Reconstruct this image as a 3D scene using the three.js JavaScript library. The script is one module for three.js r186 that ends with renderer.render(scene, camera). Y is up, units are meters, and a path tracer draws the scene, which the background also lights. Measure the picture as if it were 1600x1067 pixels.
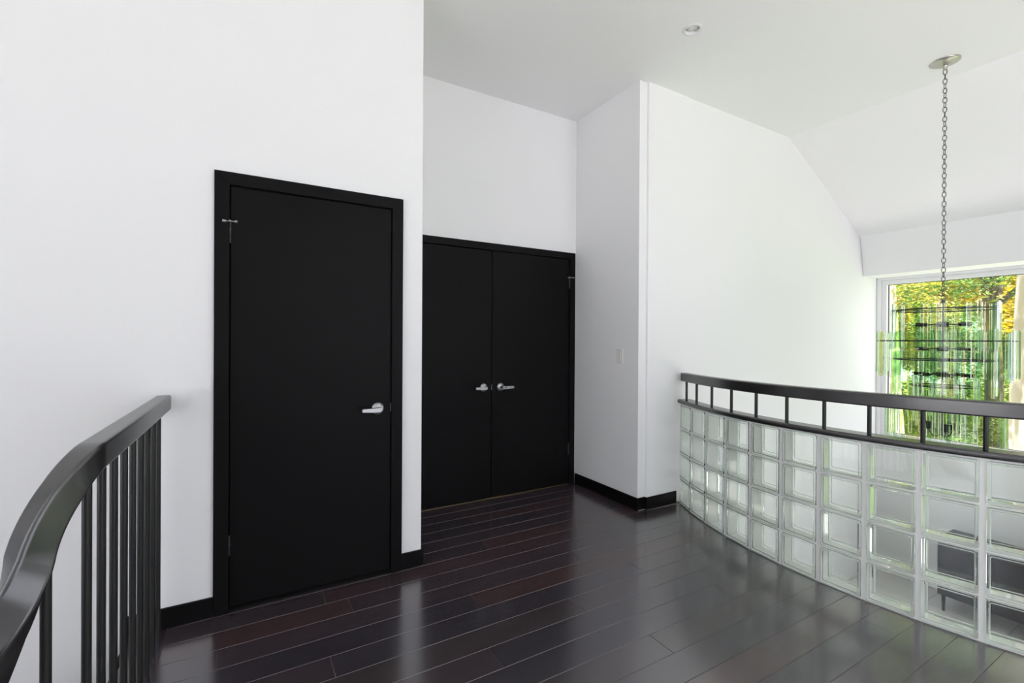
import * as THREE from 'three';
import { RoundedBoxGeometry } from 'three/addons/geometries/RoundedBoxGeometry.js';
import { mergeGeometries } from 'three/addons/utils/BufferGeometryUtils.js';

// ---------------------------------------------------------------- camera, sky, sun, exposure
const scene = new THREE.Scene();
const camera = new THREE.PerspectiveCamera(2 * Math.atan(533.5 / 721.2) * 180 / Math.PI, 1600 / 1067, 0.05, 200);
camera.position.set(0, 1.3, 0);
camera.up.set(-0.00352, 0.99998, -0.00529);
camera.lookAt(0.49965, 1.3 - 0.00282, -0.86622);
scene.add(camera);

scene.background = new THREE.Color().setRGB(0.95, 0.98, 1.1);
scene.backgroundIntensity = 1.75;
const sun = new THREE.DirectionalLight(new THREE.Color().setRGB(1.0, 0.95, 0.87), 15);
sun.position.set(-1.6, 14, 7.5); sun.target.position.set(0, 0, 0);
sun.castShadow = true; sun.shadow.radius = 1.5;
Object.assign(sun.shadow.camera, { left: -16, right: 16, top: 16, bottom: -16, near: 0.5, far: 60 });
scene.add(sun, sun.target);

const renderer = new THREE.WebGLRenderer({ antialias: true });
renderer.toneMapping = THREE.LinearToneMapping;
renderer.toneMappingExposure = 1.31;
renderer.shadowMap.enabled = true;

// ---------------------------------------------------------------- helpers
let seed = 20231;
const rnd = () => { seed = (seed * 1664525 + 1013904223) % 4294967296; return seed / 4294967296; };
const rr = (a, b) => a + (b - a) * rnd();
const used = {};
function numbered(name) { const n = used[name] = (used[name] ?? -1) + 1; return n ? `${name}_${String(n).padStart(3, '0')}` : name; }
function mesh(name, g, m, parent = scene) {
  const o = new THREE.Mesh(g, m); o.castShadow = o.receiveShadow = true;
  o.name = parent === scene ? numbered(name) : name; parent.add(o); return o;
}
function group(name, x = 0, y = 0, z = 0) { const o = new THREE.Group(); o.name = numbered(name); o.position.set(x, y, z); scene.add(o); return o; }
function tag(o, label, category, grp) { Object.assign(o.userData, { label, category }); if (grp) o.userData.group = grp; return o; }
function struct(o, label, category) { o.userData.kind = 'structure'; return tag(o, label, category); }
// planar uv in metres, by the way each face points
function metreUV(g) {
  if (g.index) g = g.toNonIndexed();
  const p = g.attributes.position, n = g.attributes.normal, uv = new Float32Array(p.count * 2);
  for (let i = 0; i < p.count; i++) {
    const ax = Math.abs(n.getX(i)), ay = Math.abs(n.getY(i)), az = Math.abs(n.getZ(i));
    const [u, v] = ay >= ax && ay >= az ? [p.getX(i), p.getZ(i)] : ax > az ? [p.getZ(i), p.getY(i)] : [p.getX(i), p.getY(i)];
    uv[2 * i] = u; uv[2 * i + 1] = v;
  }
  g.setAttribute('uv', new THREE.BufferAttribute(uv, 2)); return g;
}
function box(x0, x1, y0, y1, z0, z1) { const g = new THREE.BoxGeometry(x1 - x0, y1 - y0, z1 - z0); g.translate((x0 + x1) / 2, (y0 + y1) / 2, (z0 + z1) / 2); return metreUV(g); }
function rbox(x0, x1, y0, y1, z0, z1, r = 0.003, s = 2) { const g = new RoundedBoxGeometry(x1 - x0, y1 - y0, z1 - z0, s, r); g.translate((x0 + x1) / 2, (y0 + y1) / 2, (z0 + z1) / 2); return metreUV(g); }
const merge = (a) => mergeGeometries(a.map((g) => (g.index ? g.toNonIndexed() : g)));
function cyl(r0, r1, h, seg = 20, y = 0) { const g = new THREE.CylinderGeometry(r1, r0, h, seg); g.translate(0, y, 0); return g; }
function rod(a, b, r, seg = 10) {
  const A = new THREE.Vector3(...a), B = new THREE.Vector3(...b), d = B.clone().sub(A), g = new THREE.CylinderGeometry(r, r, d.length(), seg);
  g.applyQuaternion(new THREE.Quaternion().setFromUnitVectors(new THREE.Vector3(0, 1, 0), d.normalize())); g.translate(...A.add(B).multiplyScalar(0.5).toArray()); return g;
}
// sweep a closed profile [[a, b], ...] along frames {p, n, v}: a along n, b along v
function sweep(profile, frames) {
  const pos = [], idx = [], uv = [], P = profile.length; let s = 0;
  frames.forEach((f, i) => {
    if (i) s += f.p.distanceTo(frames[i - 1].p);
    for (let j = 0; j <= P; j++) { const [a, b] = profile[j % P], q = f.p.clone().addScaledVector(f.n, a).addScaledVector(f.v, b); pos.push(q.x, q.y, q.z); uv.push(s, j / P * 0.25); }
  });
  const W = P + 1;
  for (let i = 0; i + 1 < frames.length; i++) for (let j = 0; j < P; j++) { const a = i * W + j, b = a + 1, c = a + W, d = c + 1; idx.push(a, c, b, b, c, d); }
  const cap = (i, flip) => {
    const f = frames[i], st = pos.length / 3; pos.push(f.p.x, f.p.y, f.p.z); uv.push(0, 0);
    for (let j = 0; j < P; j++) { const [a, b] = profile[j], q = f.p.clone().addScaledVector(f.n, a).addScaledVector(f.v, b); pos.push(q.x, q.y, q.z); uv.push(a, b); }
    for (let j = 0; j < P; j++) { const a = st + 1 + j, b = st + 1 + (j + 1) % P; flip ? idx.push(st, b, a) : idx.push(st, a, b); }
  };
  cap(0, false); cap(frames.length - 1, true);
  const g = new THREE.BufferGeometry(); g.setAttribute('position', new THREE.Float32BufferAttribute(pos, 3)); g.setAttribute('uv', new THREE.Float32BufferAttribute(uv, 2)); g.setIndex(idx); g.computeVertexNormals();
  // point the faces outwards
  const q0 = frames[0].p, q1 = frames[1].p, dir = q1.clone().sub(q0).normalize(), side = frames[0].n.clone().cross(frames[0].v);
  if (side.dot(dir) > 0) { const ix = g.index.array; for (let k = 0; k < ix.length; k += 3) { const t = ix[k]; ix[k] = ix[k + 1]; ix[k + 1] = t; } g.computeVertexNormals(); }
  return g;
}
function roundRect(w, h, r, n = 3) {
  const out = [];
  for (const [cx, cy, a0] of [[w / 2 - r, h / 2 - r, 0], [-w / 2 + r, h / 2 - r, 90], [-w / 2 + r, -h / 2 + r, 180], [w / 2 - r, -h / 2 + r, 270]])
    for (let k = 0; k <= n; k++) { const a = (a0 + 90 * k / n) * Math.PI / 180; out.push([cx + r * Math.cos(a), cy + r * Math.sin(a)]); }
  return out;
}
// tileable value noise
function noiseTable(n) { const t = []; for (let i = 0; i < n * n; i++) t.push(rnd()); return (x, y) => { const xi = Math.floor(x), yi = Math.floor(y), fx = x - xi, fy = y - yi, s = (v) => v * v * (3 - 2 * v), g = (a, b) => t[((a % n) + n) % n + (((b % n) + n) % n) * n], u = s(fx), v = s(fy); return (g(xi, yi) * (1 - u) + g(xi + 1, yi) * u) * (1 - v) + (g(xi, yi + 1) * (1 - u) + g(xi + 1, yi + 1) * u) * v; }; }
function texture(size, fn, srgb) {
  const d = new Uint8Array(size * size * 4);
  for (let y = 0; y < size; y++) for (let x = 0; x < size; x++) { const c = fn(x / size, y / size), i = 4 * (y * size + x); for (let k = 0; k < 3; k++) d[i + k] = Math.max(0, Math.min(255, Math.round(255 * (Array.isArray(c) ? c[k] : c)))); d[i + 3] = 255; }
  const t = new THREE.DataTexture(d, size, size); t.wrapS = t.wrapT = THREE.RepeatWrapping; t.magFilter = THREE.LinearFilter; t.minFilter = THREE.LinearMipmapLinearFilter; t.generateMipmaps = true;
  if (srgb) t.colorSpace = THREE.SRGBColorSpace; t.needsUpdate = true; return t;
}
const lin = (r, g, b) => new THREE.Color().setRGB(r, g, b);

// ---------------------------------------------------------------- materials
const n64 = noiseTable(64);
const paintBump = texture(256, (u, v) => 0.5 + 0.3 * (n64(u * 64, v * 64) - 0.5) + 0.2 * (n64(u * 16, v * 16) - 0.5)); paintBump.repeat.set(2, 2);
const grain = texture(512, (u, v) => {
  const s = 0.5 * n64(u * 4, v * 64) + 0.3 * n64(u * 8 + 9, v * 64 + n64(u * 4, v * 8) * 4) + 0.2 * n64(u * 32, v * 32);
  const c = 0.73 + 0.16 * (s - 0.5); return [c, c, c];
}, true);
grain.repeat.set(1.2, 1.6);
const satinBump = texture(256, (u, v) => 0.5 + 0.4 * (n64(u * 64, v * 64) - 0.5)); satinBump.repeat.set(3, 3);

const M = {
  wall: new THREE.MeshStandardMaterial({ color: lin(0.9, 0.9, 0.905), roughness: 0.75, bumpMap: paintBump, bumpScale: 0.0004 }),
  ceiling: new THREE.MeshStandardMaterial({ color: lin(0.93, 0.93, 0.93), roughness: 0.9, bumpMap: paintBump, bumpScale: 0.0004 }),
  whiteTrim: new THREE.MeshStandardMaterial({ color: lin(0.84, 0.84, 0.85), roughness: 0.4 }),
  black: new THREE.MeshPhysicalMaterial({ color: lin(0.006, 0.006, 0.0062), roughness: 0.45, specularIntensity: 0.18, bumpMap: satinBump, bumpScale: 0.00008 }),
  rail: new THREE.MeshPhysicalMaterial({ color: lin(0.017, 0.0165, 0.018), roughness: 0.27, ior: 2.0, bumpMap: satinBump, bumpScale: 0.00005 }),
  spindle: new THREE.MeshPhysicalMaterial({ color: lin(0.012, 0.012, 0.0125), roughness: 0.4 }),
  subfloor: new THREE.MeshStandardMaterial({ color: lin(0.2, 0.19, 0.19), roughness: 0.9 }),
  chrome: new THREE.MeshStandardMaterial({ color: lin(0.45, 0.45, 0.46), roughness: 0.38, metalness: 1 }),
  hinge: new THREE.MeshStandardMaterial({ color: lin(0.03, 0.03, 0.03), roughness: 0.35 }),
  nickel: new THREE.MeshStandardMaterial({ color: lin(0.5, 0.475, 0.44), roughness: 0.3, metalness: 1 }),
  chain: new THREE.MeshStandardMaterial({ color: lin(0.15, 0.145, 0.135), roughness: 0.38, metalness: 1 }),
  bronze: new THREE.MeshStandardMaterial({ color: lin(0.03, 0.026, 0.022), roughness: 0.45, metalness: 0.5 }),
  dark: new THREE.MeshStandardMaterial({ color: lin(0.006, 0.006, 0.006), roughness: 0.8 }),
  mortar: new THREE.MeshStandardMaterial({ color: lin(0.9, 0.9, 0.88), roughness: 0.8 }),
  block: new THREE.MeshPhysicalMaterial({ color: lin(0.985, 0.995, 0.988), roughness: 0.0, transmission: 1, thickness: 0, ior: 1.5 }),
  lip: new THREE.MeshPhysicalMaterial({ color: lin(1, 1, 1), roughness: 0.0, transmission: 1, thickness: 0.006, ior: 1.5, attenuationColor: lin(0.78, 0.92, 0.84), attenuationDistance: 0.04 }),
  pane: new THREE.MeshPhysicalMaterial({ color: lin(0.98, 0.985, 0.98), roughness: 0.0, transmission: 1, thickness: 0, ior: 1.5, specularIntensity: 0.6 }),
  tile: new THREE.MeshPhysicalMaterial({ color: lin(0.72, 0.71, 0.69), roughness: 0.25 }),
  brass: new THREE.MeshStandardMaterial({ color: lin(0.25, 0.2, 0.1), roughness: 0.4, metalness: 0.8 }),
  switchPlate: new THREE.MeshStandardMaterial({ color: lin(0.82, 0.81, 0.78), roughness: 0.35 }),
  lens: new THREE.MeshStandardMaterial({ color: lin(0.85, 0.85, 0.84), roughness: 0.5 }),
};
const plankTones = [[0.0215, 0.0172, 0.0192], [0.019, 0.0165, 0.0175], [0.0245, 0.0172, 0.0185], [0.017, 0.0155, 0.0185], [0.0205, 0.018, 0.0178], [0.0265, 0.017, 0.0165]]
  .map((c) => new THREE.MeshPhysicalMaterial({ color: lin(c[0] * 4.6, c[1] * 4.2, c[2] * 4.7), map: grain, roughness: 0.2, ior: 2.4 }));

// ---------------------------------------------------------------- room shell
const ZA = -2.566, ZB = -3.372, XC = 2.613, H = 3.3, LOW = -1.35, XE = 6.443, XL = -4.2, ZR = 2.2;
const CX = 5.1186, CZ = -1.311, RF = 2.426;                      // centre and outer radius of the curved glass block wall
const polar = (r, deg) => [CX + r * Math.cos(deg * Math.PI / 180), CZ + r * Math.sin(deg * Math.PI / 180)];

// wall with the single door (a real recess for the door, solid behind)
const D1 = { x0: -0.073, x1: 0.707, top: 2.029 };
struct(mesh('wall_front', merge([
  box(XL - 0.15, D1.x0, LOW - 0.1, H, ZA - 0.06, ZA), box(D1.x1, 0.88, -0.25, H, ZA - 0.06, ZA), box(D1.x0, D1.x1, D1.top, H, ZA - 0.06, ZA),
  box(XL - 0.15, 0.88, LOW - 0.1, H, ZA - 0.2, ZA - 0.06),
]), M.wall), 'white wall around the single black door', 'wall');
struct(mesh('wall_alcove_left', box(0.74, 0.88, -0.25, H, ZB - 0.2, ZA - 0.2), M.wall), 'white side of the alcove beyond the single door', 'wall');
const D2 = { x0: 0.949, x1: 2.545, top: 2.041 };
struct(mesh('wall_alcove_back', merge([
  box(0.88, D2.x0, -0.25, H, ZB - 0.06, ZB), box(D2.x1, XC + 0.1, -0.25, H, ZB - 0.06, ZB), box(D2.x0, D2.x1, D2.top, H, ZB - 0.06, ZB),
  box(0.74, XC + 0.1, -0.25, H, ZB - 0.2, ZB - 0.06),
]), M.wall), 'white back wall of the alcove above the double doors', 'wall');
struct(mesh('wall_alcove_right', box(XC, XC + 0.077, LOW - 0.1, H, ZB, -2.586), M.wall), 'white side wall of the alcove carrying the light switch', 'wall');
struct(mesh('wall_right', merge([box(2.69, 3.15, LOW - 0.1, H, -2.8, ZA), box(3.15, 6.7, LOW - 0.1, H, -2.8, ZA - 0.004)]), M.wall), 'tall white wall running from the alcove corner to the window', 'wall');

// window wall with the deep header, sill wall below
const W1 = { z0: -2.528, z1: 0.42, y0: 0.2, y1: 2.02 };
const header = new THREE.Shape([[6.109, 2.05], [6.75, 2.05], [6.75, 2.62], [6.027, 2.62], [6.027, 2.5]].map((q) => new THREE.Vector2(...q)));
const headerG = new THREE.ExtrudeGeometry(header, { depth: ZR + 0.15 - ZA, bevelEnabled: false }); headerG.translate(0, 0, ZA);
const W5 = { z0: 0.8, z1: 2.0 };
struct(mesh('wall_window', merge([metreUV(headerG), box(XE, XE + 0.2, 0.05, W1.y0, ZA, ZR), box(XE, XE + 0.2, LOW - 0.1, 0.05, ZA, -0.75), box(XE, XE + 0.2, LOW - 0.1, 0.05, 1.0, ZR), box(XE, XE + 0.2, W1.y1, 2.05, ZA, ZR),
  ...[[ZA, W1.z0], [W1.z1, W5.z0], [W5.z1, ZR]].map(([a, b]) => box(XE, XE + 0.2, W1.y0, W1.y1, a, b))]), M.wall), 'white wall with deep header around the garden window', 'wall');
struct(mesh('wall_stairwell', merge([box(XL - 0.15, XL, LOW - 0.1, -0.1, ZA, ZR), box(XL - 0.15, XL, 3.1, H, ZA, ZR), box(XL - 0.15, XL, -0.1, 3.1, ZA, -1.3), box(XL - 0.15, XL, -0.1, 3.1, 2.1, ZR)]), M.wall),
  'white stairwell wall with a tall window', 'wall');
struct(mesh('wall_back', merge([box(XL - 0.15, XE + 0.2, -0.35, 0.1, ZR, ZR + 0.15), box(XL - 0.15, 2.8, LOW - 0.1, -0.35, ZR, ZR + 0.15), box(6.3, XE + 0.2, LOW - 0.1, -0.35, ZR, ZR + 0.15), box(XL - 0.15, XE + 0.2, 3.15, H + 0.1, ZR, ZR + 0.15), box(XL - 0.15, 0.4, 0.1, 3.15, ZR, ZR + 0.15), box(3.8, XE + 0.2, 0.1, 3.15, ZR, ZR + 0.15)]), M.wall),
  'white wall with added wide glazing onto the terrace', 'wall');
struct(mesh('wall_low', box(5.0, XE, -0.26, 0.98, 1.07, 1.16), M.wall), 'white parapet closing the far side of the atrium', 'wall');

// ceiling: flat part with a hole for the recessed light, then the slope
const CANP = [2.4765, -1.998];
const flat = new THREE.Shape([[XL - 0.15, -ZR - 0.15], [4.593, -ZR - 0.15], [4.593, 3.6], [XL - 0.15, 3.6]].map((q) => new THREE.Vector2(...q)));
const hole = new THREE.Path(); hole.absarc(CANP[0], -CANP[1], 0.047, 0, Math.PI * 2, true); flat.holes.push(hole);
const flatG = new THREE.ExtrudeGeometry(flat, { depth: 0.15, bevelEnabled: false, curveSegments: 24 }); flatG.rotateX(-Math.PI / 2); flatG.translate(0, H, 0);
const slope2 = new THREE.Shape([[4.593, H], [6.2, 2.397], [6.2, 2.6], [4.593, H + 0.18]].map((q) => new THREE.Vector2(...q)));
const slopeG = new THREE.ExtrudeGeometry(slope2, { depth: ZR + 2.95, bevelEnabled: false }); slopeG.translate(0, 0, -2.8);
struct(mesh('ceiling', merge([metreUV(flatG), metreUV(slopeG)]), M.ceiling), 'white ceiling, flat and then sloping down to the window', 'ceiling');
// unseen eaves, added to keep the high sun off the out-of-frame glazing
struct(mesh('trim_1', merge([box(XL - 1, 6.7, H + 0.15, H + 0.27, ZR + 0.15, ZR + 0.75), box(XL - 0.7, XL - 0.15, H, H + 0.12, -3, ZR + 0.15)]), M.wall), 'added unseen eaves shading the glazing from the sun', 'eaves');

// ---------------------------------------------------------------- floor of single planks
const floor = struct(group('floor'), 'dark espresso wood plank floor with a satin sheen', 'floor');
const RB = 2.336;                                               // floor ends under the glass blocks
const edgeX = (z) => { const d = RB * RB - (z - CZ) ** 2; return d > 0 ? CX - Math.sqrt(d) : XE; };
function slab(pts, y0, y1) { const s = new THREE.Shape(pts.map(([x, z]) => new THREE.Vector2(x, -z))); const g = new THREE.ExtrudeGeometry(s, { depth: y1 - y0, bevelEnabled: false }); g.rotateX(-Math.PI / 2); g.translate(0, y0, 0); return g; }
{
  const pts = [[-0.43, ZA], [0.88, ZA], [0.88, ZB], [XC, ZB], [XC, ZA]];
  for (let k = 0; k <= 60; k++) { const z = ZA + 0.001 + (CZ + RB - 0.001 - ZA) * k / 60; pts.push([edgeX(z), z]); }
  pts.push([XE, CZ + RB], [XE, ZR], [XL, ZR], [XL, -0.25], [-0.43, -0.25]);
  mesh('subfloor', slab(pts, -0.26, -0.0028), M.subfloor, floor);
}
function plankGeo(poly) {                                       // poly: [x, z] anticlockwise seen from above; chamfered top edge
  const n = poly.length, c = 0.001, area = poly.reduce((s, p, i) => { const q = poly[(i + 1) % n]; return s + p[0] * q[1] - q[0] * p[1]; }, 0);
  if (area > 0) poly = poly.slice().reverse();                  // z runs towards the viewer
  const inset = poly.map((p, i) => {
    const a = poly[(i + n - 1) % n], b = poly[(i + 1) % n], e1 = [p[0] - a[0], p[1] - a[1]], e2 = [b[0] - p[0], b[1] - p[1]], l1 = Math.hypot(...e1), l2 = Math.hypot(...e2);
    const n1 = [e1[1] / l1, -e1[0] / l1], n2 = [e2[1] / l2, -e2[0] / l2], k = c / (1 + n1[0] * n2[0] + n1[1] * n2[1]);
    return [p[0] - (n1[0] + n2[0]) * k * -1, p[1] - (n1[1] + n2[1]) * k * -1];
  });
  const pos = [], uv = [];
  const tri = (...v) => v.forEach(([x, y, z]) => { pos.push(x, y, z); uv.push(x, z); });
  const top = THREE.ShapeUtils.triangulateShape(inset.map((p) => new THREE.Vector2(p[0], p[1])), []);
  for (const t of top) { const [a, b, d] = t.map((k) => [inset[k][0], 0, inset[k][1]]); const cr = (b[0] - a[0]) * (d[2] - a[2]) - (b[2] - a[2]) * (d[0] - a[0]); cr > 0 ? tri(a, d, b) : tri(a, b, d); }
  for (let i = 0; i < n; i++) {
    const j = (i + 1) % n, P = poly[i], Q = poly[j], A = inset[i], B = inset[j];
    tri([P[0], -c, P[1]], [Q[0], -c, Q[1]], [B[0], 0, B[1]], [P[0], -c, P[1]], [B[0], 0, B[1]], [A[0], 0, A[1]]);
    tri([P[0], -0.0027, P[1]], [Q[0], -0.0027, Q[1]], [Q[0], -c, Q[1]], [P[0], -0.0027, P[1]], [Q[0], -c, Q[1]], [P[0], -c, P[1]]);
  }
  const g = new THREE.BufferGeometry(); g.setAttribute('position', new THREE.Float32BufferAttribute(pos, 3)); g.setAttribute('uv', new THREE.Float32BufferAttribute(uv, 2)); g.computeVertexNormals(); return g;
}
{
  const P = 0.1362, Z0 = -2.0035, gap = 0.0007;
  const joints = { '-5': [1.313], '-4': [0.345, 1.86], '-2': [-0.101, 1.735], '-1': [0.998], 0: [0.304, 1.95], 1: [1.42], 2: [0.893], 3: [2.186, 0.4], 4: [1.55], 5: [0.75, 2.3], 6: [1.887], 7: [2.513, 1.0] };
  for (let k = -11; k < 32; k++) {
    const z0 = Math.max(ZB + 0.002, Z0 + k * P) + gap, z1 = Math.min(ZR, Z0 + (k + 1) * P) - gap; if (z1 - z0 < 0.01) continue;
    const alcove = z1 < ZA + 0.03, left = alcove ? 0.885 : z0 > -0.25 ? XL : -0.3, straddle = z0 < ZA && z1 > ZA;
    if (straddle) for (const [a, b] of [[-0.3, 0.347], [0.3484, 0.8836]]) mesh('plank', plankGeo([[a + gap, ZA - 0.03], [b - gap, ZA - 0.03], [b - gap, z1], [a + gap, z1]]), plankTones[3], floor);
    if (straddle) mesh('plank', plankGeo([[XC, ZA], [edgeX(ZA + 0.001), ZA], [edgeX(z1), z1], [XC, z1]]), plankTones[0], floor);
    const x0 = straddle ? 0.885 : left, rightAt = (z) => (z < ZA + 0.03 ? XC - 0.003 : edgeX(z));
    const xr = Math.max(rightAt(z0), rightAt(z1));
    let cuts = joints[k] ? joints[k].slice() : [];
    if (!joints[k]) { let x = x0 + rr(0.35, 1.5); while (x < xr - 0.25) { cuts.push(x); x += rr(1.15, 1.8); } }
    cuts = cuts.filter((x) => x > x0 + 0.1 && x < xr - 0.1).sort((a, b) => a - b);
    const ends = [x0, ...cuts, null];
    for (let i = 0; i + 1 < ends.length; i++) {
      const a = ends[i] + gap, b = ends[i + 1]; let poly;
      if (b !== null) poly = [[a, z0], [b - gap, z0], [b - gap, z1], [a, z1]];
      else { poly = [[a, z0]]; for (let j = 0; j <= 4; j++) { const z = z0 + (z1 - z0) * j / 4; poly.push([rightAt(z), z]); } poly.push([a, z1]); }
      mesh('plank', plankGeo(poly), plankTones[Math.floor(rnd() * plankTones.length)], floor);
    }
  }
  // edge board beside the open stairwell, and the strip that reaches the wall
  let z = ZA; while (z < -1.33) { const e = Math.min(-1.32, z + rr(0.5, 0.7)); mesh('plank', plankGeo([[-0.43, z + gap], [-0.3005, z + gap], [-0.3005, e - gap], [-0.43, e - gap]]), plankTones[3], floor); z = e; }
  for (const [a, b] of [[-0.43, -0.3005]]) mesh('plank', plankGeo([[a, -1.3195], [b, -1.3195], [b, -0.25], [a, -0.25]]), plankTones[1], floor);
}
struct(mesh('trim_2', rbox(-0.448, -0.43, -0.26, -0.001, ZA, -0.26, 0.003), M.black), 'black board edging the landing above the stairwell', 'edge trim');

// lower level floor of large pale tiles
const lower = struct(group('floor_lower'), 'pale tiled floor of the lower level', 'floor');
mesh('screed', box(XL, XE + 0.2, LOW - 0.12, LOW - 0.012, ZA - 0.05, ZR), M.subfloor, lower);
const tileG = [0, 1].map(() => rbox(-0.2985, 0.2985, -0.012, 0, -0.2985, 0.2985, 0.002, 1));
for (let i = 0; i < 19; i++) for (let j = 0; j < 8; j++) { const x = XL + 0.3 + 0.6 * i, z = ZA + 0.3 + 0.6 * j; if (x > XE + 0.2 || (x < 2.0 && x > -0.4) || z > ZR - 0.1) continue; const t = mesh('tile', tileG[0], M.tile, lower); t.position.set(x, LOW, z); }

// ---------------------------------------------------------------- baseboards
const bb = (pts) => {                                           // run of boards 12 mm thick, 92 mm high; pts [x0,x1,z0,z1]
  return merge(pts.map(([x0, x1, z0, z1]) => rbox(x0, x1, 0.001, 0.092, z0, z1, 0.003, 2)));
};
struct(mesh('baseboard_front', bb([[-0.45, -0.1295, ZA, ZA + 0.013]]), M.black), 'black baseboard between stair railing and single door', 'baseboard');
struct(mesh('baseboard_front', bb([[0.7635, 0.893, ZA, ZA + 0.013], [0.88, 0.893, ZB + 0.02, ZA + 0.012]]), M.black), 'short black baseboard right of the single door', 'baseboard');
struct(mesh('baseboard_right', bb([[XC - 0.013, XC, ZB + 0.019, -2.574], [XC - 0.013, 2.689, -2.586, -2.573], [2.677, 2.69, -2.574, ZA + 0.0125], [2.677, 3.012, ZA, ZA + 0.013]]), M.black),
  'black baseboard wrapping the white corner beside the glass blocks', 'baseboard');

// ---------------------------------------------------------------- doors
function casing(name, label, x0, x1, top, z, w, openL) {        // mitred flat casing 18 mm thick: head and two legs
  const t = struct(group(name, 0, 0, z), label, 'door casing');
  const piece = (pts) => { const s = new THREE.Shape(pts.map((q) => new THREE.Vector2(...q))); const g = new THREE.ExtrudeGeometry(s, { depth: 0.015, bevelEnabled: true, bevelThickness: 0.0015, bevelSize: 0.0012, bevelOffset: -0.0014, bevelSegments: 1 }); g.translate(0, 0, 0.0015); return metreUV(g); };
  mesh('head', piece([[x0, top], [x0 + w, top - w], [x1 - w, top - w], [x1, top]]), M.black, t);
  mesh('leg', piece([[x0, 0.001], [x0 + w, 0.001], [x0 + w, top - w], [x0, top]]), M.black, t);
  mesh('leg', piece([[x1 - w, 0.001], [x1, 0.001], [x1, top], [x1 - w, top - w]]), M.black, t);
  const jx0 = x0 + w, jx1 = x1 - w, jt = top - w;               // jamb lining behind the casing
  mesh('jamb', merge([box(jx0 - 0.004, jx0, 0.001, jt, -0.058, 0.002), box(jx1, jx1 + 0.004, 0.001, jt, -0.058, 0.002), box(jx0, jx1, jt, jt + 0.004, -0.058, 0.002), box(jx0, jx1, 0.001, jt, -0.0595, -0.045), box(jx0 - 0.004, jx1 + 0.004, -0.02, 0.0005, -0.0595, 0)]), M.dark, t);
  return t;
}
casing('trim', 'flat black casing around the single door', -0.129, 0.763, 2.085, ZA, 0.0605);
casing('trim', 'flat black casing around the double doors', 0.897, 2.597, 2.093, ZB, 0.0565);
scene.children.filter((o) => o.name === 'trim' || o.name === 'trim_001').forEach((o, i) => { o.name = `trim_${i + 3}`; });

function lever(door, x, y, z, dir, keyhole) {                   // lever set: rosette, neck, lever arm
  const g = new THREE.Group(); g.name = 'lever_handle'; g.position.set(x, y, z); door.add(g);
  g.userData.label = 'satin chrome lever handle on round rosette';
  const ros = new THREE.LatheGeometry([[0, 0.016], [0.012, 0.016], [0.021, 0.0135], [0.03, 0.007], [0.0335, 0.004], [0.0335, 0]].map((q) => new THREE.Vector2(...q)), 32); ros.rotateX(Math.PI / 2);
  mesh('rosette', ros, M.chrome, g);
  const neck = cyl(0.0115, 0.0105, 0.05, 20); neck.rotateX(Math.PI / 2); neck.translate(0, 0, 0.035);
  const s = new THREE.Shape([[-0.0027, -0.011], [0.03, -0.0115], [0.09, -0.0075], [0.094, -0.0045], [0.094, 0.0055], [0.09, 0.0075], [0.03, 0.0085], [-0.0027, 0.011]].map(([a, b]) => new THREE.Vector2(a * dir, b)));
  if (dir < 0) s.curves.length && 0;
  const arm = new THREE.ExtrudeGeometry(s, { depth: 0.011, bevelEnabled: true, bevelThickness: 0.0025, bevelSize: 0.002, bevelSegments: 2 }); arm.translate(0, 0, 0.052);
  mesh('lever', merge([neck.toNonIndexed(), arm]), M.chrome, g);
  if (keyhole) { const k = cyl(0.0055, 0.0055, 0.003, 16); k.rotateX(Math.PI / 2); k.translate(0.018 * dir, 0, 0.066); mesh('keyhole', k, M.dark, g); }
}
function hinge(door, x, y0, y1, z) {
  const h = (y1 - y0) / 5, parts = [];
  for (let k = 0; k < 5; k++) parts.push(cyl(0.0058, 0.0058, h - 0.0012, 14, y0 + h * (k + 0.5)));
  parts.push(cyl(0.0066, 0.005, 0.004, 14, y1 + 0.002), cyl(0.005, 0.0066, 0.004, 14, y0 - 0.002));
  const g = merge(parts); g.translate(x, 0, z); mesh('hinge', g, M.hinge, door);
}
function pinStop(door, x, y, z) {                               // hinge pin door stop: threaded arm and two bumpers
  const a = rod([x - 0.028, y, z + 0.012], [x + 0.026, y, z + 0.02], 0.0026), b = rod([x - 0.03, y, z + 0.012], [x - 0.016, y - 0.001, z + 0.014], 0.0078, 14), c = rod([x + 0.019, y, z + 0.019], [x + 0.03, y, z + 0.0205], 0.0062, 14), d = rod([x, y - 0.004, z], [x, y + 0.004, z + 0.016], 0.004);
  mesh('door_stop', merge([a, b, c, d]), M.chrome, door).userData.label = 'small chrome hinge pin door stop';
}
const door1 = struct(group('door_1', 0, 0, ZA), 'single flush black door with lever handle next to the stair railing', 'door');
mesh('leaf', rbox(-0.0635, 0.6985, 0.024, 2.0205, -0.034, 0.003, 0.002), M.black, door1);
lever(door1, 0.629, 0.921, 0.003, -1, false);
hinge(door1, -0.066, 1.755, 1.845, 0.009); hinge(door1, -0.066, 0.275, 0.365, 0.009); pinStop(door1, -0.066, 1.851, 0.009);
mesh('latch_plate', rbox(0.699, 0.7022, 0.9, 0.945, -0.01, 0.0045, 0.0008, 1), M.chrome, door1);
const door2 = struct(group('door_2', 0, 0, ZB), 'left leaf of the black double doors in the alcove', 'door');
mesh('leaf', rbox(0.9565, 1.7495, 0.004, 2.0325, -0.034, 0.003, 0.002), M.black, door2);
lever(door2, 1.677, 0.913, 0.003, -1, false);
hinge(door2, 0.954, 1.77, 1.86, 0.008); hinge(door2, 0.954, 0.275, 0.365, 0.008);
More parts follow.
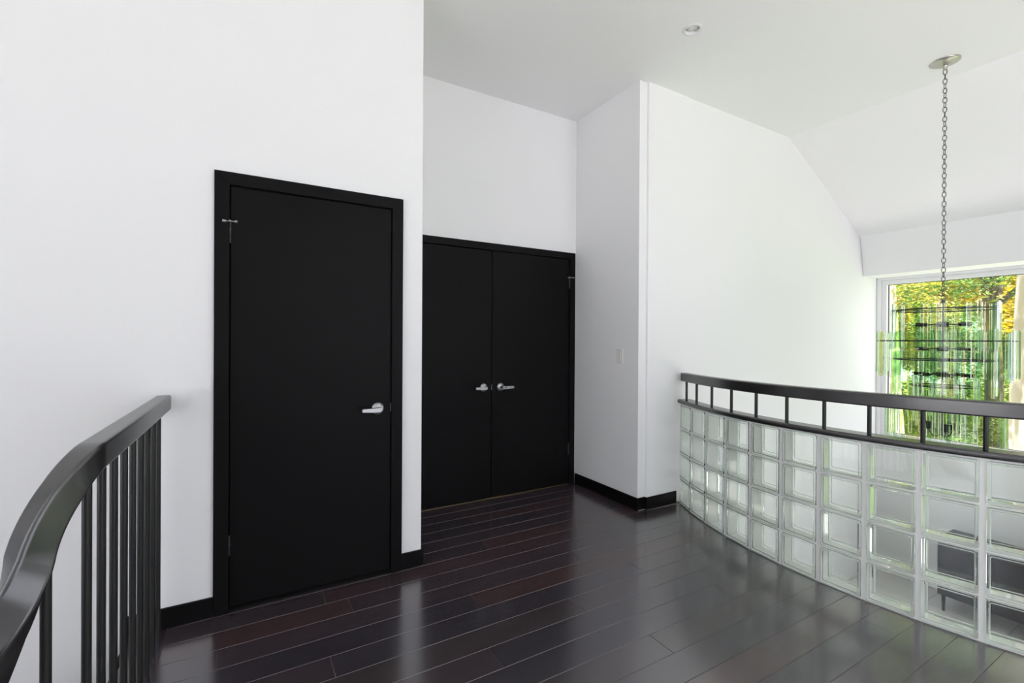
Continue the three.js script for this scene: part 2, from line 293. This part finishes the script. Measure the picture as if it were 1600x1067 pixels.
const door3 = struct(group('door_3', 0, 0, ZB), 'right leaf of the black double doors with keyed lever', 'door');
mesh('leaf', rbox(1.7545, 2.536, 0.012, 2.0325, -0.034, 0.003, 0.002), M.black, door3);
lever(door3, 1.834, 0.911, 0.003, 1, true);
hinge(door3, 2.538, 1.775, 1.865, 0.008); hinge(door3, 2.538, 0.275, 0.365, 0.008); pinStop(door3, 2.542, 1.868, 0.009);
mesh('latch_plate', rbox(1.7505, 1.7535, 0.89, 0.935, -0.012, 0.0042, 0.0006, 1), M.chrome, door3);
struct(mesh('trim_5', rbox(0.955, 2.541, 0.0005, 0.004, ZB - 0.03, ZB + 0.012, 0.001, 1), M.brass), 'thin brass threshold strip below the double doors', 'threshold');

// light switch
const sw = tag(group('light_switch', XC, 1.178, -2.79), 'white rocker light switch on the alcove side wall', 'switch');
mesh('plate', rbox(-0.006, 0, -0.058, 0.058, -0.036, 0.036, 0.0025), M.switchPlate, sw);
mesh('rocker', rbox(-0.0095, -0.005, -0.033, 0.033, -0.0165, 0.0165, 0.0015), M.switchPlate, sw);

// recessed ceiling light, switched off
const can = tag(group('ceiling_light', CANP[0], H, CANP[1]), 'round white recessed ceiling light, switched off', 'light');
mesh('trim_ring', new THREE.LatheGeometry([[0.043, 0.004], [0.0435, -0.003], [0.05, -0.0055], [0.059, -0.003], [0.0605, 0]].map((q) => new THREE.Vector2(...q)), 40), M.whiteTrim, can);
mesh('baffle', new THREE.LatheGeometry([[0.0445, 0], [0.042, 0.03], [0.038, 0.05], [0.036, 0.09], [0, 0.09]].map((q) => new THREE.Vector2(...q)), 36), M.whiteTrim, can);
mesh('lens', new THREE.LatheGeometry([[0, 0.006], [0.02, 0.0075], [0.036, 0.012], [0.0405, 0.02]].map((q) => new THREE.Vector2(...q)), 32), M.lens, can);

// ---------------------------------------------------------------- curved glass block wall
const T0 = 210.45, PITCH = 4.98, COLS = 24, ROWS = 4, BH = 0.19, RP = 0.1985, DEPTH = 0.095;
const gbw = tag(group('glass_block_wall'), 'curved half wall of clear glass blocks with white joints under the black railing', 'half wall');
{
  const outer = new RoundedBoxGeometry(BH, BH, DEPTH, 2, 0.005).toNonIndexed(), inner = new RoundedBoxGeometry(BH - 0.022, BH - 0.022, DEPTH - 0.017, 3, 0.012).toNonIndexed();
  const p = inner.attributes.position, nn = inner.attributes.normal;      // turn the cavity's faces inwards
  for (let i = 0; i < p.count; i += 3) for (const a of [p, nn]) { const v = [a.getX(i + 1), a.getY(i + 1), a.getZ(i + 1)]; a.setXYZ(i + 1, a.getX(i + 2), a.getY(i + 2), a.getZ(i + 2)); a.setXYZ(i + 2, ...v); }
  for (let i = 0; i < nn.count; i++) nn.setXYZ(i, -nn.getX(i), -nn.getY(i), -nn.getZ(i));
  // raised glass lip round both faces
  const rr4 = (w, r, P) => { const h = w / 2, c = h - r; P.moveTo(-c, -h); P.lineTo(c, -h); P.absarc(c, -c, r, -Math.PI / 2, 0); P.lineTo(h, c); P.absarc(c, c, r, 0, Math.PI / 2); P.lineTo(-c, h); P.absarc(-c, c, r, Math.PI / 2, Math.PI); P.lineTo(-h, -c); P.absarc(-c, -c, r, Math.PI, Math.PI * 1.5); return P; };
  const lipS = rr4(BH - 0.007, 0.006, new THREE.Shape()); lipS.holes.push(rr4(BH - 0.024, 0.009, new THREE.Path()));
  const lipF = new THREE.ExtrudeGeometry(lipS, { depth: 0.003, bevelEnabled: true, bevelThickness: 0.003, bevelSize: 0.003, bevelSegments: 2, curveSegments: 4 }), lipB = lipF.clone();
  lipF.translate(0, 0, DEPTH / 2 - 0.0025); lipB.translate(0, 0, -DEPTH / 2 - 0.0005);
  const blockG = mergeGeometries([mergeGeometries([outer, inner]), mergeGeometries([lipF, lipB])], true);
  const joints = [], rc = RF * Math.cos(PITCH / 2 * Math.PI / 180) - DEPTH / 2;
  for (let c = 0; c < COLS; c++) {
    const th = T0 - PITCH * (c + 0.5), [x, z] = polar(rc, th), ry = Math.PI / 2 - th * Math.PI / 180;
    for (let r = 0; r < ROWS; r++) { const b = mesh('glass_block', blockG, [M.block, M.lip], gbw); b.position.set(x, 0.006 + RP * r + BH / 2 + 0.001, z); b.rotation.y = ry; }
    for (let r = 0; r <= ROWS; r++) {                           // bed joints
      const y0 = r ? 0.007 + RP * (r - 1) + BH - 0.0012 : 0.0005, y1 = r < ROWS ? 0.007 + RP * r + 0.0012 : 0.7995;
      const g = box(-BH / 2 - 0.004, BH / 2 + 0.004, y0, y1, -DEPTH / 2 + 0.004, DEPTH / 2 - 0.004); g.rotateY(ry); g.translate(x, 0, z); joints.push(g);
    }
  }
  for (let c = 0; c <= COLS; c++) {                             // upright joints, wedge shaped in plan
    const th = T0 - PITCH * c, k = Math.PI / 180, half = PITCH / 2 * k;
    const wf = RF * Math.sin(half) - BH / 2 * 1.0 + 0.0002, wb = (RF - DEPTH) * Math.sin(half) - BH / 2 + 0.0002;
    const f = RF - 0.005, b = RF - DEPTH + 0.003, co = Math.cos(half), pt = (r, w) => { const [px, pz] = polar(r, th), t = th * k; return [px - Math.sin(t) * w, pz + Math.cos(t) * w]; };
    const W = (w) => w / co;
    const s = [pt(f, -W(wf) - 0.0014), pt(f, W(wf) + 0.0014), pt(b, W(wb) + 0.0014), pt(b, -W(wb) - 0.0014)];
    joints.push(metreUV(slab(s, 0.0005, 0.7995)));
  }
  mesh('mortar', merge(joints.map((g) => { const q = g.index ? g.toNonIndexed() : g; for (const k of Object.keys(q.attributes)) if (!['position', 'normal', 'uv'].includes(k)) q.deleteAttribute(k); return q; })), M.mortar, gbw).userData.label = 'white mortar joints';
}
// black railing on the glass blocks
const grail = tag(group('curved_railing'), 'curved black handrail on short spindles above the glass block wall', 'railing');
const arc = (r, y, d0, d1, n) => Array.from({ length: n + 1 }, (_, i) => { const d = d0 + (d1 - d0) * i / n, [x, z] = polar(r, d), t = d * Math.PI / 180; return { p: new THREE.Vector3(x, y, z), n: new THREE.Vector3(Math.cos(t), 0, Math.sin(t)), v: new THREE.Vector3(0, 1, 0) }; });
const RM = 2.378, endDeg = (r) => 180 + Math.asin((CZ - ZA) / r) * 180 / Math.PI;
mesh('handrail', sweep(roundRect(0.056, 0.068, 0.008), arc(RM, 1.011, endDeg(RM + 0.028) - 0.05, 90, 100)), M.rail, grail);
mesh('base_rail', sweep(roundRect(0.118, 0.032, 0.0125, 4), arc(RM, 0.816, endDeg(RM + 0.059) - 0.05, 90, 100)), M.rail, grail);
for (let k = 0; k < 24; k++) { const d = k ? T0 - 0.17 - PITCH * k : 209.65, [x, z] = polar(RM + 0.006, d), s = mesh('spindle', cyl(0.0095, 0.0095, 0.15, 14), M.spindle, grail); s.position.set(x, 0.905, z); }

// ---------------------------------------------------------------- stair railing at the landing
const srail = tag(group('stair_railing'), 'black handrail on round balusters turning down into the stairwell', 'railing');
{
  const w = 0.056, h = 0.068, frames = [], up = new THREE.Vector3(0, 1, 0);
  // plan heading in degrees (90 = towards the room, 180 = down the stair) and fall, as knots along the rail
  const knots = [[-1.1, 90, 0], [0, 90, 0], [0.15, 128.9, 48.9], [0.3, 137.6, 75.6], [0.45, 203, 71], [0.6, 199, 69], [0.8, 180, 40], [2.0, 180, 36]];
  const at = (s) => { let i = 0; while (i < knots.length - 2 && s > knots[i + 1][0]) i++; const a = knots[i], b = knots[i + 1], t = Math.min(1, Math.max(0, (s - a[0]) / (b[0] - a[0]))); return [a[1] + (b[1] - a[1]) * t, a[2] + (b[2] - a[2]) * t]; };
  let q = new THREE.Vector3(-0.325, 1.045, -1.491);
  const frame = (hd, sl) => { const a = hd * Math.PI / 180, b = sl * Math.PI / 180, T = new THREE.Vector3(Math.cos(a) * Math.cos(b), -Math.sin(b), Math.sin(a) * Math.cos(b)), n = new THREE.Vector3(Math.sin(a), 0, -Math.cos(a)), v = n.clone().cross(T); if (v.y < 0) v.negate(); return { T, n, v }; };
  const add = (p, f) => frames.push({ p: p.clone().addScaledVector(f.v, -h / 2), n: f.n, v: f.v });
  { const f = frame(90, 0); add(new THREE.Vector3(-0.318, 1.045, ZA + 0.001), f); add(new THREE.Vector3(-0.321, 1.045, -2.0), f); }
  const ds = 0.015;
  for (let s = 0; s < 1.9; s += ds) { const f = frame(...at(s)); add(q, f); const m = frame(...at(s + ds / 2)); q = q.clone().addScaledVector(m.T, ds); }
  mesh('handrail', sweep(roundRect(w, h, 0.009, 4), frames), M.rail, srail);
  const balG = {}; const bal = (x, z, y0, y1) => { const b = mesh('baluster', cyl(0.0098, 0.0098, y1 - y0, 16), M.spindle, srail); b.position.set(x, (y0 + y1) / 2, z); };
  for (let k = 0; k < 9; k++) bal(-0.325, -1.45 - 0.129 * k, 0.0, 0.985);
  bal(-0.37, -1.356, -0.02, 0.89);
  for (let k = 0; k < 4; k++) bal(-0.71 - 0.26 * k, -1.31, -0.193 * (k + 1) - 0.193 + 0.19, 0.4 - 0.19 * k);
}
// steps going down beside the landing
const stair = tag(group('staircase'), 'dark wooden steps going down from the landing', 'staircase');
for (let k = 0; k < 6; k++) {
  mesh('tread', rbox(-0.448 - 0.26 * (k + 1) - 0.02, -0.449 - 0.26 * k, -0.193 * (k + 1) - 0.035, -0.193 * (k + 1), -1.24, -0.27, 0.006), plankTones[1], stair);
  mesh('riser', box(-0.47 - 0.26 * k, -0.4505 - 0.26 * k, -0.193 * (k + 1) + 0.0005, -0.193 * k - 0.036, -1.235, -0.275), M.whiteTrim, stair);
}

// ---------------------------------------------------------------- garden window and out-of-frame glazing
function windowUnit(name, label, place, w, h, mull = []) {      // built in a local x-y plane, z towards the room
  const t = struct(group(name), label, 'window'); place(t);
  const f = 0.05, parts = [rbox(0, w, 0, f, -0.09, 0.012, 0.004), rbox(0, w, h - f, h, -0.09, 0.012, 0.004), rbox(0, f, f, h - f, -0.09, 0.012, 0.004), rbox(w - f, w, f, h - f, -0.09, 0.012, 0.004), ...mull.map((x) => rbox(x - 0.03, x + 0.03, f, h - f, -0.09, 0.012, 0.004))];
  mesh('frame', merge(parts), M.whiteTrim, t);
  mesh('gasket', merge([box(f, w - f, f, f + 0.005, -0.05, -0.03), box(f, w - f, h - f - 0.005, h - f, -0.05, -0.03), box(f, f + 0.005, f, h - f, -0.05, -0.03), box(w - f - 0.005, w - f, f, h - f, -0.05, -0.03)]), M.hinge, t);
  const xs = [f, ...mull, w - f];
  for (let k = 0; k + 1 < xs.length; k++) { const g = new THREE.PlaneGeometry(xs[k + 1] - xs[k], h - 2 * f); g.translate((xs[k] + xs[k + 1]) / 2, h / 2, -0.042); mesh('pane', g, M.pane, t); }
  return t;
}
windowUnit('window_1', 'large white framed window looking onto the garden', (t) => { t.position.set(XE + 0.03, W1.y0, W1.z0); t.rotation.y = -Math.PI / 2; }, W1.z1 - W1.z0, W1.y1 - W1.y0, [2.2]);
windowUnit('window_2', 'added unseen glazing of the landing onto the terrace', (t) => { t.position.set(3.8, 0.1, ZR + 0.05); t.rotation.y = Math.PI; }, 3.4, 3.05, [1.13, 2.27]);  // unseen glazing added to light the landing from behind the camera
windowUnit('window_4', 'added unseen window beyond the garden window', (t) => { t.position.set(XE + 0.03, W1.y0, W5.z0); t.rotation.y = -Math.PI / 2; }, W5.z1 - W5.z0, W1.y1 - W1.y0);  // extra window out of view, added for daylight from the right
windowUnit('window_5', 'added low glazing of the lower level onto the paving', (t) => { t.position.set(XE + 0.03, LOW, -0.75); t.rotation.y = -Math.PI / 2; }, 1.75, 1.4, [0.875]);  // added opening that lets daylight into the lower atrium
windowUnit('window_6', 'added wide glazing of the lower level onto the terrace', (t) => { t.position.set(6.3, LOW, ZR + 0.05); t.rotation.y = Math.PI; }, 3.5, 1.0, [1.75]);  // unseen glazing added to brighten the lower level walls
windowUnit('window_3', 'tall window at the end of the landing', (t) => { t.position.set(XL - 0.05, -0.1, 2.1); t.rotation.y = Math.PI / 2; }, 3.4, 3.2, [1.13, 2.27]);

// ---------------------------------------------------------------- chandelier
const CH = [4.303, -1.315];
const ch = tag(group('chandelier', CH[0], 0, CH[1]), 'tiered chandelier of hanging green glass strips on dark rings, hung by a chain', 'chandelier');
{
  mesh('ceiling_canopy', new THREE.LatheGeometry([[0, H - 0.022], [0.02, H - 0.021], [0.05, H - 0.018], [0.074, H - 0.012], [0.0825, H - 0.007], [0.0825, H]].map((q) => new THREE.Vector2(...q)).reverse(), 48), M.nickel, ch);
  mesh('coupling', new THREE.LatheGeometry([[0, H - 0.06], [0.011, H - 0.058], [0.013, H - 0.045], [0.009, H - 0.042], [0.015, H - 0.036], [0.015, H - 0.03], [0.01, H - 0.026], [0.012, H - 0.02]].map((q) => new THREE.Vector2(...q)), 24), M.nickel, ch);
  const linkCurve = new THREE.CatmullRomCurve3(Array.from({ length: 16 }, (_, i) => { const a = i / 16 * Math.PI * 2; return new THREE.Vector3(0.0108 * Math.sign(Math.cos(a)) * Math.abs(Math.cos(a)) ** 0.8, 0.0195 * Math.sin(a), 0); }), true);
  const linkG = new THREE.TubeGeometry(linkCurve, 24, 0.0025, 6, true);
  let k = 0; for (let y = H - 0.075; y > 1.6; y -= 0.0335, k++) { const l = mesh('chain_link', linkG, M.chain, ch); l.position.y = y; l.rotation.y = (k % 2 ? 0.1 : Math.PI / 2 + 0.1) + rr(-0.25, 0.25) + 0.52; }
  mesh('stem', merge([cyl(0.0045, 0.0045, 0.96, 12, 1.12), cyl(0.014, 0.008, 0.03, 16, 1.595)]), M.chain, ch);
  const tiers = [[0.285, 1.534, 1.575, 60], [0.372, 1.312, 1.378, 74], [0.278, 1.178, 1.24, 58], [0.186, 0.991, 1.05, 38], [0.315, 0.852, 0.905, 62]];
  const tints = [[0.8, 0.92, 0.78], [0.92, 0.98, 0.93], [0.92, 0.97, 0.88], [0.7, 0.84, 0.72], [0.88, 0.95, 0.96], [0.92, 0.94, 0.72], [0.99, 0.9, 0.72], [0.8, 0.9, 0.84]]
    .map((c, i) => new THREE.MeshPhysicalMaterial({ color: i % 3 === 1 ? lin(...c.map((x) => x ** 0.5)) : lin(...c), roughness: 0.02, transmission: 1, thickness: i % 3 === 1 ? 0.006 : 0, ior: 1.45, specularIntensity: 0.55 }));
  const stripG = [0.017, 0.022, 0.027].map((w) => rbox(-w / 2, w / 2, -0.32, 0, -0.0035, 0.0035, 0.003, 3));
  tiers.forEach(([r, yr, yt, n], ti) => {
    const ring = new THREE.TorusGeometry(r - 0.008, 0.0045, 8, 72); ring.rotateX(Math.PI / 2); ring.translate(0, yr, 0); mesh('ring', ring, M.bronze, ch);
    mesh('spokes', merge([0, 1, 2].map((j) => { const a = j * 2.094 + ti * 0.7; return rod([0, yr, 0], [Math.cos(a) * (r - 0.008), yr, Math.sin(a) * (r - 0.008)], 0.0032, 8); })), M.bronze, ch);
    for (let j = 0; j < n; j++) {
      const a = (j + rr(-0.12, 0.12)) / n * Math.PI * 2, s = mesh('glass_strip', stripG[Math.floor(rnd() * 3)], tints[Math.min(7, Math.floor(rnd() * (rnd() < 0.12 ? 8 : 6)))], ch);
      s.position.set(Math.cos(a) * r, yt + rr(-0.012, 0.012), Math.sin(a) * r); s.rotation.y = Math.PI / 2 - a + rr(-0.06, 0.06); s.scale.y = rr(0.93, 1.04);
    }
  });
  for (const [y, L, m] of [[1.429, 0.158, 6], [1.256, 0.158, 6], [1.073, 0.158, 6]]) {
    mesh('hub', cyl(0.032, 0.032, 0.034, 20, y), M.bronze, ch);
    for (let j = 0; j < m; j++) { const a = j * Math.PI * 2 / m + 0.45 + y, c = Math.cos(a), s = Math.sin(a); mesh('lamp_arm', merge([rod([0, y, 0], [c * L, y, s * L], 0.0035, 8), rod([c * (L - 0.06), y, s * (L - 0.06)], [c * L, y, s * L], 0.0125, 14)]), M.bronze, ch); }
  }
  const bulbG = new THREE.CapsuleGeometry(0.004, 0.01, 4, 10), bulbM = new THREE.MeshStandardMaterial({ color: lin(0.9, 0.88, 0.82), roughness: 0.3 });
  for (const [y, L, m] of [[1.429, 0.158, 6], [1.256, 0.158, 6], [1.073, 0.158, 6]]) for (let j = 0; j < m; j++) {
    const a = j * Math.PI * 2 / m + 0.45 + y, b = mesh('bulb', bulbG, bulbM, ch); b.position.set(Math.cos(a) * (L + 0.006), y, Math.sin(a) * (L + 0.006)); b.rotation.set(0, -a, Math.PI / 2, 'YXZ');
  }
  for (let j = 0; j < 3; j++) {                                  // low candle arms
    const a = j * 2.094 + 0.5, c = Math.cos(a), s = Math.sin(a), cv = new THREE.QuadraticBezierCurve3(new THREE.Vector3(0, 0.65, 0), new THREE.Vector3(c * 0.05, 0.6, s * 0.05), new THREE.Vector3(c * 0.075, 0.675, s * 0.075));
    const cup = cyl(0.013, 0.0165, 0.055, 18); cup.translate(c * 0.075, 0.703, s * 0.075);
    mesh('candle_arm', merge([new THREE.TubeGeometry(cv, 12, 0.0035, 6).toNonIndexed(), cup]), M.bronze, ch);
  }
}

// low cabinet in the lower room, seen through the glass blocks
{
  const t = tag(group('low_cabinet', 6.18, LOW, -1.25), 'low black cabinet on the lower floor, seen through the glass blocks', 'cabinet');
  mesh('body', rbox(-0.22, 0.22, 0.16, 0.68, -0.6, 0.6, 0.004), M.black, t);
  mesh('top', rbox(-0.235, 0.225, 0.68, 0.705, -0.615, 0.615, 0.004), M.black, t);
  for (const z of [-0.395, 0, 0.395]) { const d = mesh('door', rbox(-0.236, -0.22, 0.175, 0.665, z - 0.19, z + 0.19, 0.003), M.black, t); mesh('knob', rod([-0.236, 0.44, z + 0.15], [-0.256, 0.44, z + 0.15], 0.009, 14), M.chrome, d); }
  for (const x of [-0.19, 0.19]) for (const z of [-0.56, 0.56]) { const l = mesh('leg', cyl(0.012, 0.016, 0.16, 14, 0.08), M.black, t); l.position.set(x, 0, z); }
}

// ---------------------------------------------------------------- garden beyond the window
const GY = -1.4;
const lawnTex = texture(256, (u, v) => { const s = n64(u * 64, v * 64) * 0.6 + n64(u * 16, v * 16) * 0.4; return [0.28 + 0.2 * s, 0.36 + 0.25 * s, 0.1 + 0.1 * s]; }, true); lawnTex.repeat.set(1.5, 1.5);
struct(mesh('ground', box(6.7, 40, GY - 0.1, GY, -22, 14), new THREE.MeshStandardMaterial({ map: lawnTex, roughness: 1 })), 'grass of the garden outside', 'ground');
struct(mesh('bounce_terrace', merge([box(-16, XL - 0.15, -0.35, -0.25, -8, 14), box(XL - 0.15, 6.7, LOW - 0.1, LOW - 0.03, ZR + 0.15, 14), box(6.64, 8.45, GY, GY + 0.03, -10, 12)]), new THREE.MeshStandardMaterial({ color: lin(0.72, 0.72, 0.74), roughness: 0.9 })), 'added pale terrace around the house', 'bounce_terrace');  // unseen pale paving added to bounce sunlight up through the windows
const barkTex = (a, b) => texture(256, (u, v) => { const s = 0.55 * n64(u * 16, v * 16) + 0.3 * n64(u * 64, v * 16) + 0.15 * n64(u * 64, v * 64), t = Math.max(0, Math.min(1, (s - 0.35) * 3)); return a.map((x, k) => x + (b[k] - x) * t); }, true);
const palBark = new THREE.MeshStandardMaterial({ map: barkTex([0.66, 0.62, 0.5], [0.92, 0.9, 0.82]), roughness: 0.95 });
const greyBark = new THREE.MeshStandardMaterial({ map: barkTex([0.3, 0.27, 0.22], [0.5, 0.46, 0.38]), roughness: 0.95 });
function trunkGeo(pts, r0, r1) {
  const cv = new THREE.CatmullRomCurve3(pts.map((q) => new THREE.Vector3(...q))), n = 24, seg = 18, g = new THREE.TubeGeometry(cv, n, 1, seg), p = g.attributes.position, c = cv.getSpacedPoints(n);
  for (let i = 0; i <= n; i++) for (let j = 0; j <= seg; j++) { const k = i * (seg + 1) + j, a = (j % seg) / seg * 6.283, r = (r0 + (r1 - r0) * i / n) * (1 + 0.08 * Math.sin(a * 3 + i * 0.5) + 0.05 * Math.sin(a * 5 - i * 0.3)), o = c[i]; p.setXYZ(k, o.x + (p.getX(k) - o.x) * r, o.y + (p.getY(k) - o.y) * r, o.z + (p.getZ(k) - o.z) * r); }
  g.computeVertexNormals(); return g;
}
const leafG = (() => { const g = new THREE.BufferGeometry(), L = 1, w = 0.2; g.setAttribute('position', new THREE.Float32BufferAttribute([0, 0, 0, -w, 0.04, L * 0.45, 0, -0.02, L * 0.5, w, 0.04, L * 0.45, 0, -0.06, L], 3)); g.setIndex([0, 1, 2, 0, 2, 3, 1, 4, 2, 2, 4, 3]); g.computeVertexNormals(); return g; })();
const leafMat = (r, g, b) => new THREE.MeshPhysicalMaterial({ color: lin(r, g, b), roughness: 0.85, transmission: 0.45, thickness: 0, side: THREE.DoubleSide });
function foliage(parent, blobs, count, size, mat, vary) {       // leaves scattered through ellipsoids [x, y, z, rx, ry, rz]
  const im = new THREE.InstancedMesh(leafG, mat, count), m = new THREE.Matrix4(), q = new THREE.Quaternion(), e = new THREE.Euler(), c = new THREE.Color();
  const vol = blobs.map((b) => b[3] * b[4] * b[5]), tot = vol.reduce((a, b) => a + b, 0);
  for (let i = 0; i < count; i++) {
    let t = rnd() * tot, k = 0; while (k < blobs.length - 1 && (t -= vol[k]) > 0) k++;
    const b = blobs[k]; let x, y, z; do { x = rr(-1, 1); y = rr(-1, 1); z = rr(-1, 1); } while (x * x + y * y + z * z > 1);
    const s = size * rr(0.6, 1.3); e.set(rr(-0.9, 0.9), rr(0, 6.283), rr(-0.9, 0.9)); q.setFromEuler(e);
    m.compose(new THREE.Vector3(b[0] + x * b[3], b[1] + y * b[4], b[2] + z * b[5]), q, new THREE.Vector3(s, s, s)); im.setMatrixAt(i, m);
    const v = rr(-1, 1), u = rr(0, 1); c.setRGB(1 + vary[0] * v, 1 + vary[1] * v, 1 + vary[2] * u); im.setColorAt(i, c);
  }
  im.name = 'foliage'; im.userData.kind = 'stuff'; im.castShadow = im.receiveShadow = true; parent.add(im); return im;
}
function clusters(x, y, z, rx, ry, rz, n, r) { return Array.from({ length: n }, () => [x + rr(-rx, rx), y + rr(-ry, ry), z + rr(-rz, rz), r * rr(0.6, 1.3), r * rr(0.5, 1.0), r * rr(0.6, 1.3)]); }
// two pale trunks close to the window
{
  const t = tag(group('large_tree', 8.2, GY, -1.72), 'thick pale trunk standing right outside the garden window', 'tree');
  mesh('trunk', trunkGeo([[0.02, 0, 0.02], [0, 1.5, 0], [0.02, 3, 0.02], [0.05, 5.5, 0.08]], 0.16, 0.12), palBark, t);
  foliage(t, clusters(0.1, 5.4, 0.2, 1.2, 0.7, 1.4, 12, 0.6), 2500, 0.14, leafMat(0.2, 0.34, 0.05), [0.25, 0.2, 0.3]);
}
{
  const t = tag(group('pale_tree', 10.5, GY, -3.93), 'slim pale trunk behind the left side of the glass strips', 'tree');
  mesh('trunk', trunkGeo([[0.05, 0, 0.06], [0.0, 1.2, 0.03], [-0.02, 2.4, 0.0], [0.05, 4.2, -0.1]], 0.15, 0.09), palBark, t);
  foliage(t, clusters(0.2, 4.4, -0.3, 1.3, 0.8, 1.2, 12, 0.6), 3500, 0.12, leafMat(0.5, 0.5, 0.06), [0.3, 0.2, 0.5]);
}
{
  const t = tag(group('forked_tree', 12, GY, -2.97), 'grey forked tree with feathery green crown', 'tree');
  mesh('trunk', merge([trunkGeo([[0.1, 0, 0.1], [0.02, 2, 0.02], [0, 3.4, 0]], 0.14, 0.11), trunkGeo([[0, 3.3, 0], [0, 3.9, -0.09], [0.1, 5.5, -0.4]], 0.1, 0.06), trunkGeo([[0, 3.3, 0], [0, 3.9, 0.08], [0.1, 5.5, 0.4]], 0.1, 0.06), trunkGeo([[0, 3.35, 0.02], [-0.2, 3.7, 0.4], [-0.4, 4.2, 0.9]], 0.05, 0.03)].map((g) => g.toNonIndexed())), greyBark, t);
  foliage(t, [...clusters(-0.5, 3.75, -0.75, 0.7, 0.22, 0.75, 16, 0.26), ...clusters(-0.6, 3.85, 0.9, 0.6, 0.3, 0.8, 10, 0.3), ...clusters(0, 5.0, 0, 1.2, 0.6, 1.2, 10, 0.5)], 9000, 0.085, leafMat(0.13, 0.28, 0.02), [0.35, 0.25, 0.5]);
}
// sunlit and shaded shrubs and trees filling the background
const bushes = [
  ['bright_tree', 'sunlit yellow green tree filling the upper left of the garden window', 14.5, 2.1, -6.0, 1.4, 1.5, 1.7, 44, 0.5, 18000, 0.12, [0.74, 0.62, 0.03], [0.25, 0.25, 0.6], 'tree'],
  ['bright_tree', 'tall golden tree behind the feathery crown', 17, 3.0, -5.0, 1.5, 1.5, 1.5, 50, 0.6, 20000, 0.15, [0.68, 0.52, 0.025], [0.25, 0.28, 0.5], 'tree'],
  ['leafy_shrub', 'olive green shrub between the two pale trunks', 14, 0.6, -4.2, 1.0, 1.2, 1.5, 34, 0.45, 13000, 0.1, [0.27, 0.36, 0.03], [0.4, 0.3, 0.5], 'shrub'],
  ['dark_hedge', 'dark green clipped hedge beside the thick pale trunk', 11.2, -0.45, -2.5, 0.35, 0.75, 0.8, 34, 0.26, 13000, 0.06, [0.07, 0.13, 0.02], [0.35, 0.3, 0.4], 'hedge'],
  ['low_hedge', 'fresh green low hedge just outside the window sill', 8.8, -0.55, -1.6, 0.25, 0.45, 1.5, 40, 0.2, 13000, 0.05, [0.2, 0.36, 0.04], [0.4, 0.3, 0.5], 'hedge'],
  ['bright_tree', 'dense golden green tree far behind the others', 21, 3.4, -7.0, 1.5, 2.6, 3.4, 70, 0.85, 26000, 0.22, [0.6, 0.52, 0.03], [0.25, 0.25, 0.5], 'tree'],
  ['tall_hedge', 'tall shaded hedge closing the far end of the garden', 18.8, 0.2, -5.0, 0.5, 1.4, 5.0, 110, 0.6, 26000, 0.17, [0.2, 0.3, 0.03], [0.4, 0.3, 0.5], 'hedge'],
  ['broad_tree', 'broad green tree beyond the neighbouring roof', 19, 2.4, -2.2, 1.6, 2.0, 2.2, 40, 0.6, 13000, 0.13, [0.34, 0.42, 0.06], [0.35, 0.3, 0.5], 'tree'],
];
for (const [name, label, x, y, z, rx, ry, rz, n, r, count, size, col, vary, cat] of bushes) {
  const t = tag(group(name, x, GY, z), label, cat);
  mesh('stem', trunkGeo([[0, 0, 0], [0.05, (y - GY) * 0.5, 0.03], [0, y - GY, 0]], 0.08, 0.04), greyBark, t);
  foliage(t, clusters(0, y - GY, 0, rx, ry, rz, n, r), count, size, leafMat(...col.map((v) => v * 0.88)), vary);
}
// neighbouring house with a pale roof
const nb = tag(group('neighbour_house', 24, GY, -1.7), 'pale roofed low house behind the garden trees', 'house');
mesh('wall', box(-1.5, 1.5, 0, 3.7, -4, 3.5), new THREE.MeshStandardMaterial({ color: lin(0.3, 0.25, 0.18), roughness: 0.9 }), nb);
{ const s = new THREE.Shape([[-2.1, 3.7], [2.1, 3.7], [0, 4.6]].map((q) => new THREE.Vector2(...q))); const g = new THREE.ExtrudeGeometry(s, { depth: 8.6, bevelEnabled: false }); g.translate(0, 0, -4.6); mesh('roof', g, new THREE.MeshStandardMaterial({ color: lin(0.42, 0.41, 0.38), roughness: 0.9 }), nb); }

renderer.render(scene, camera);
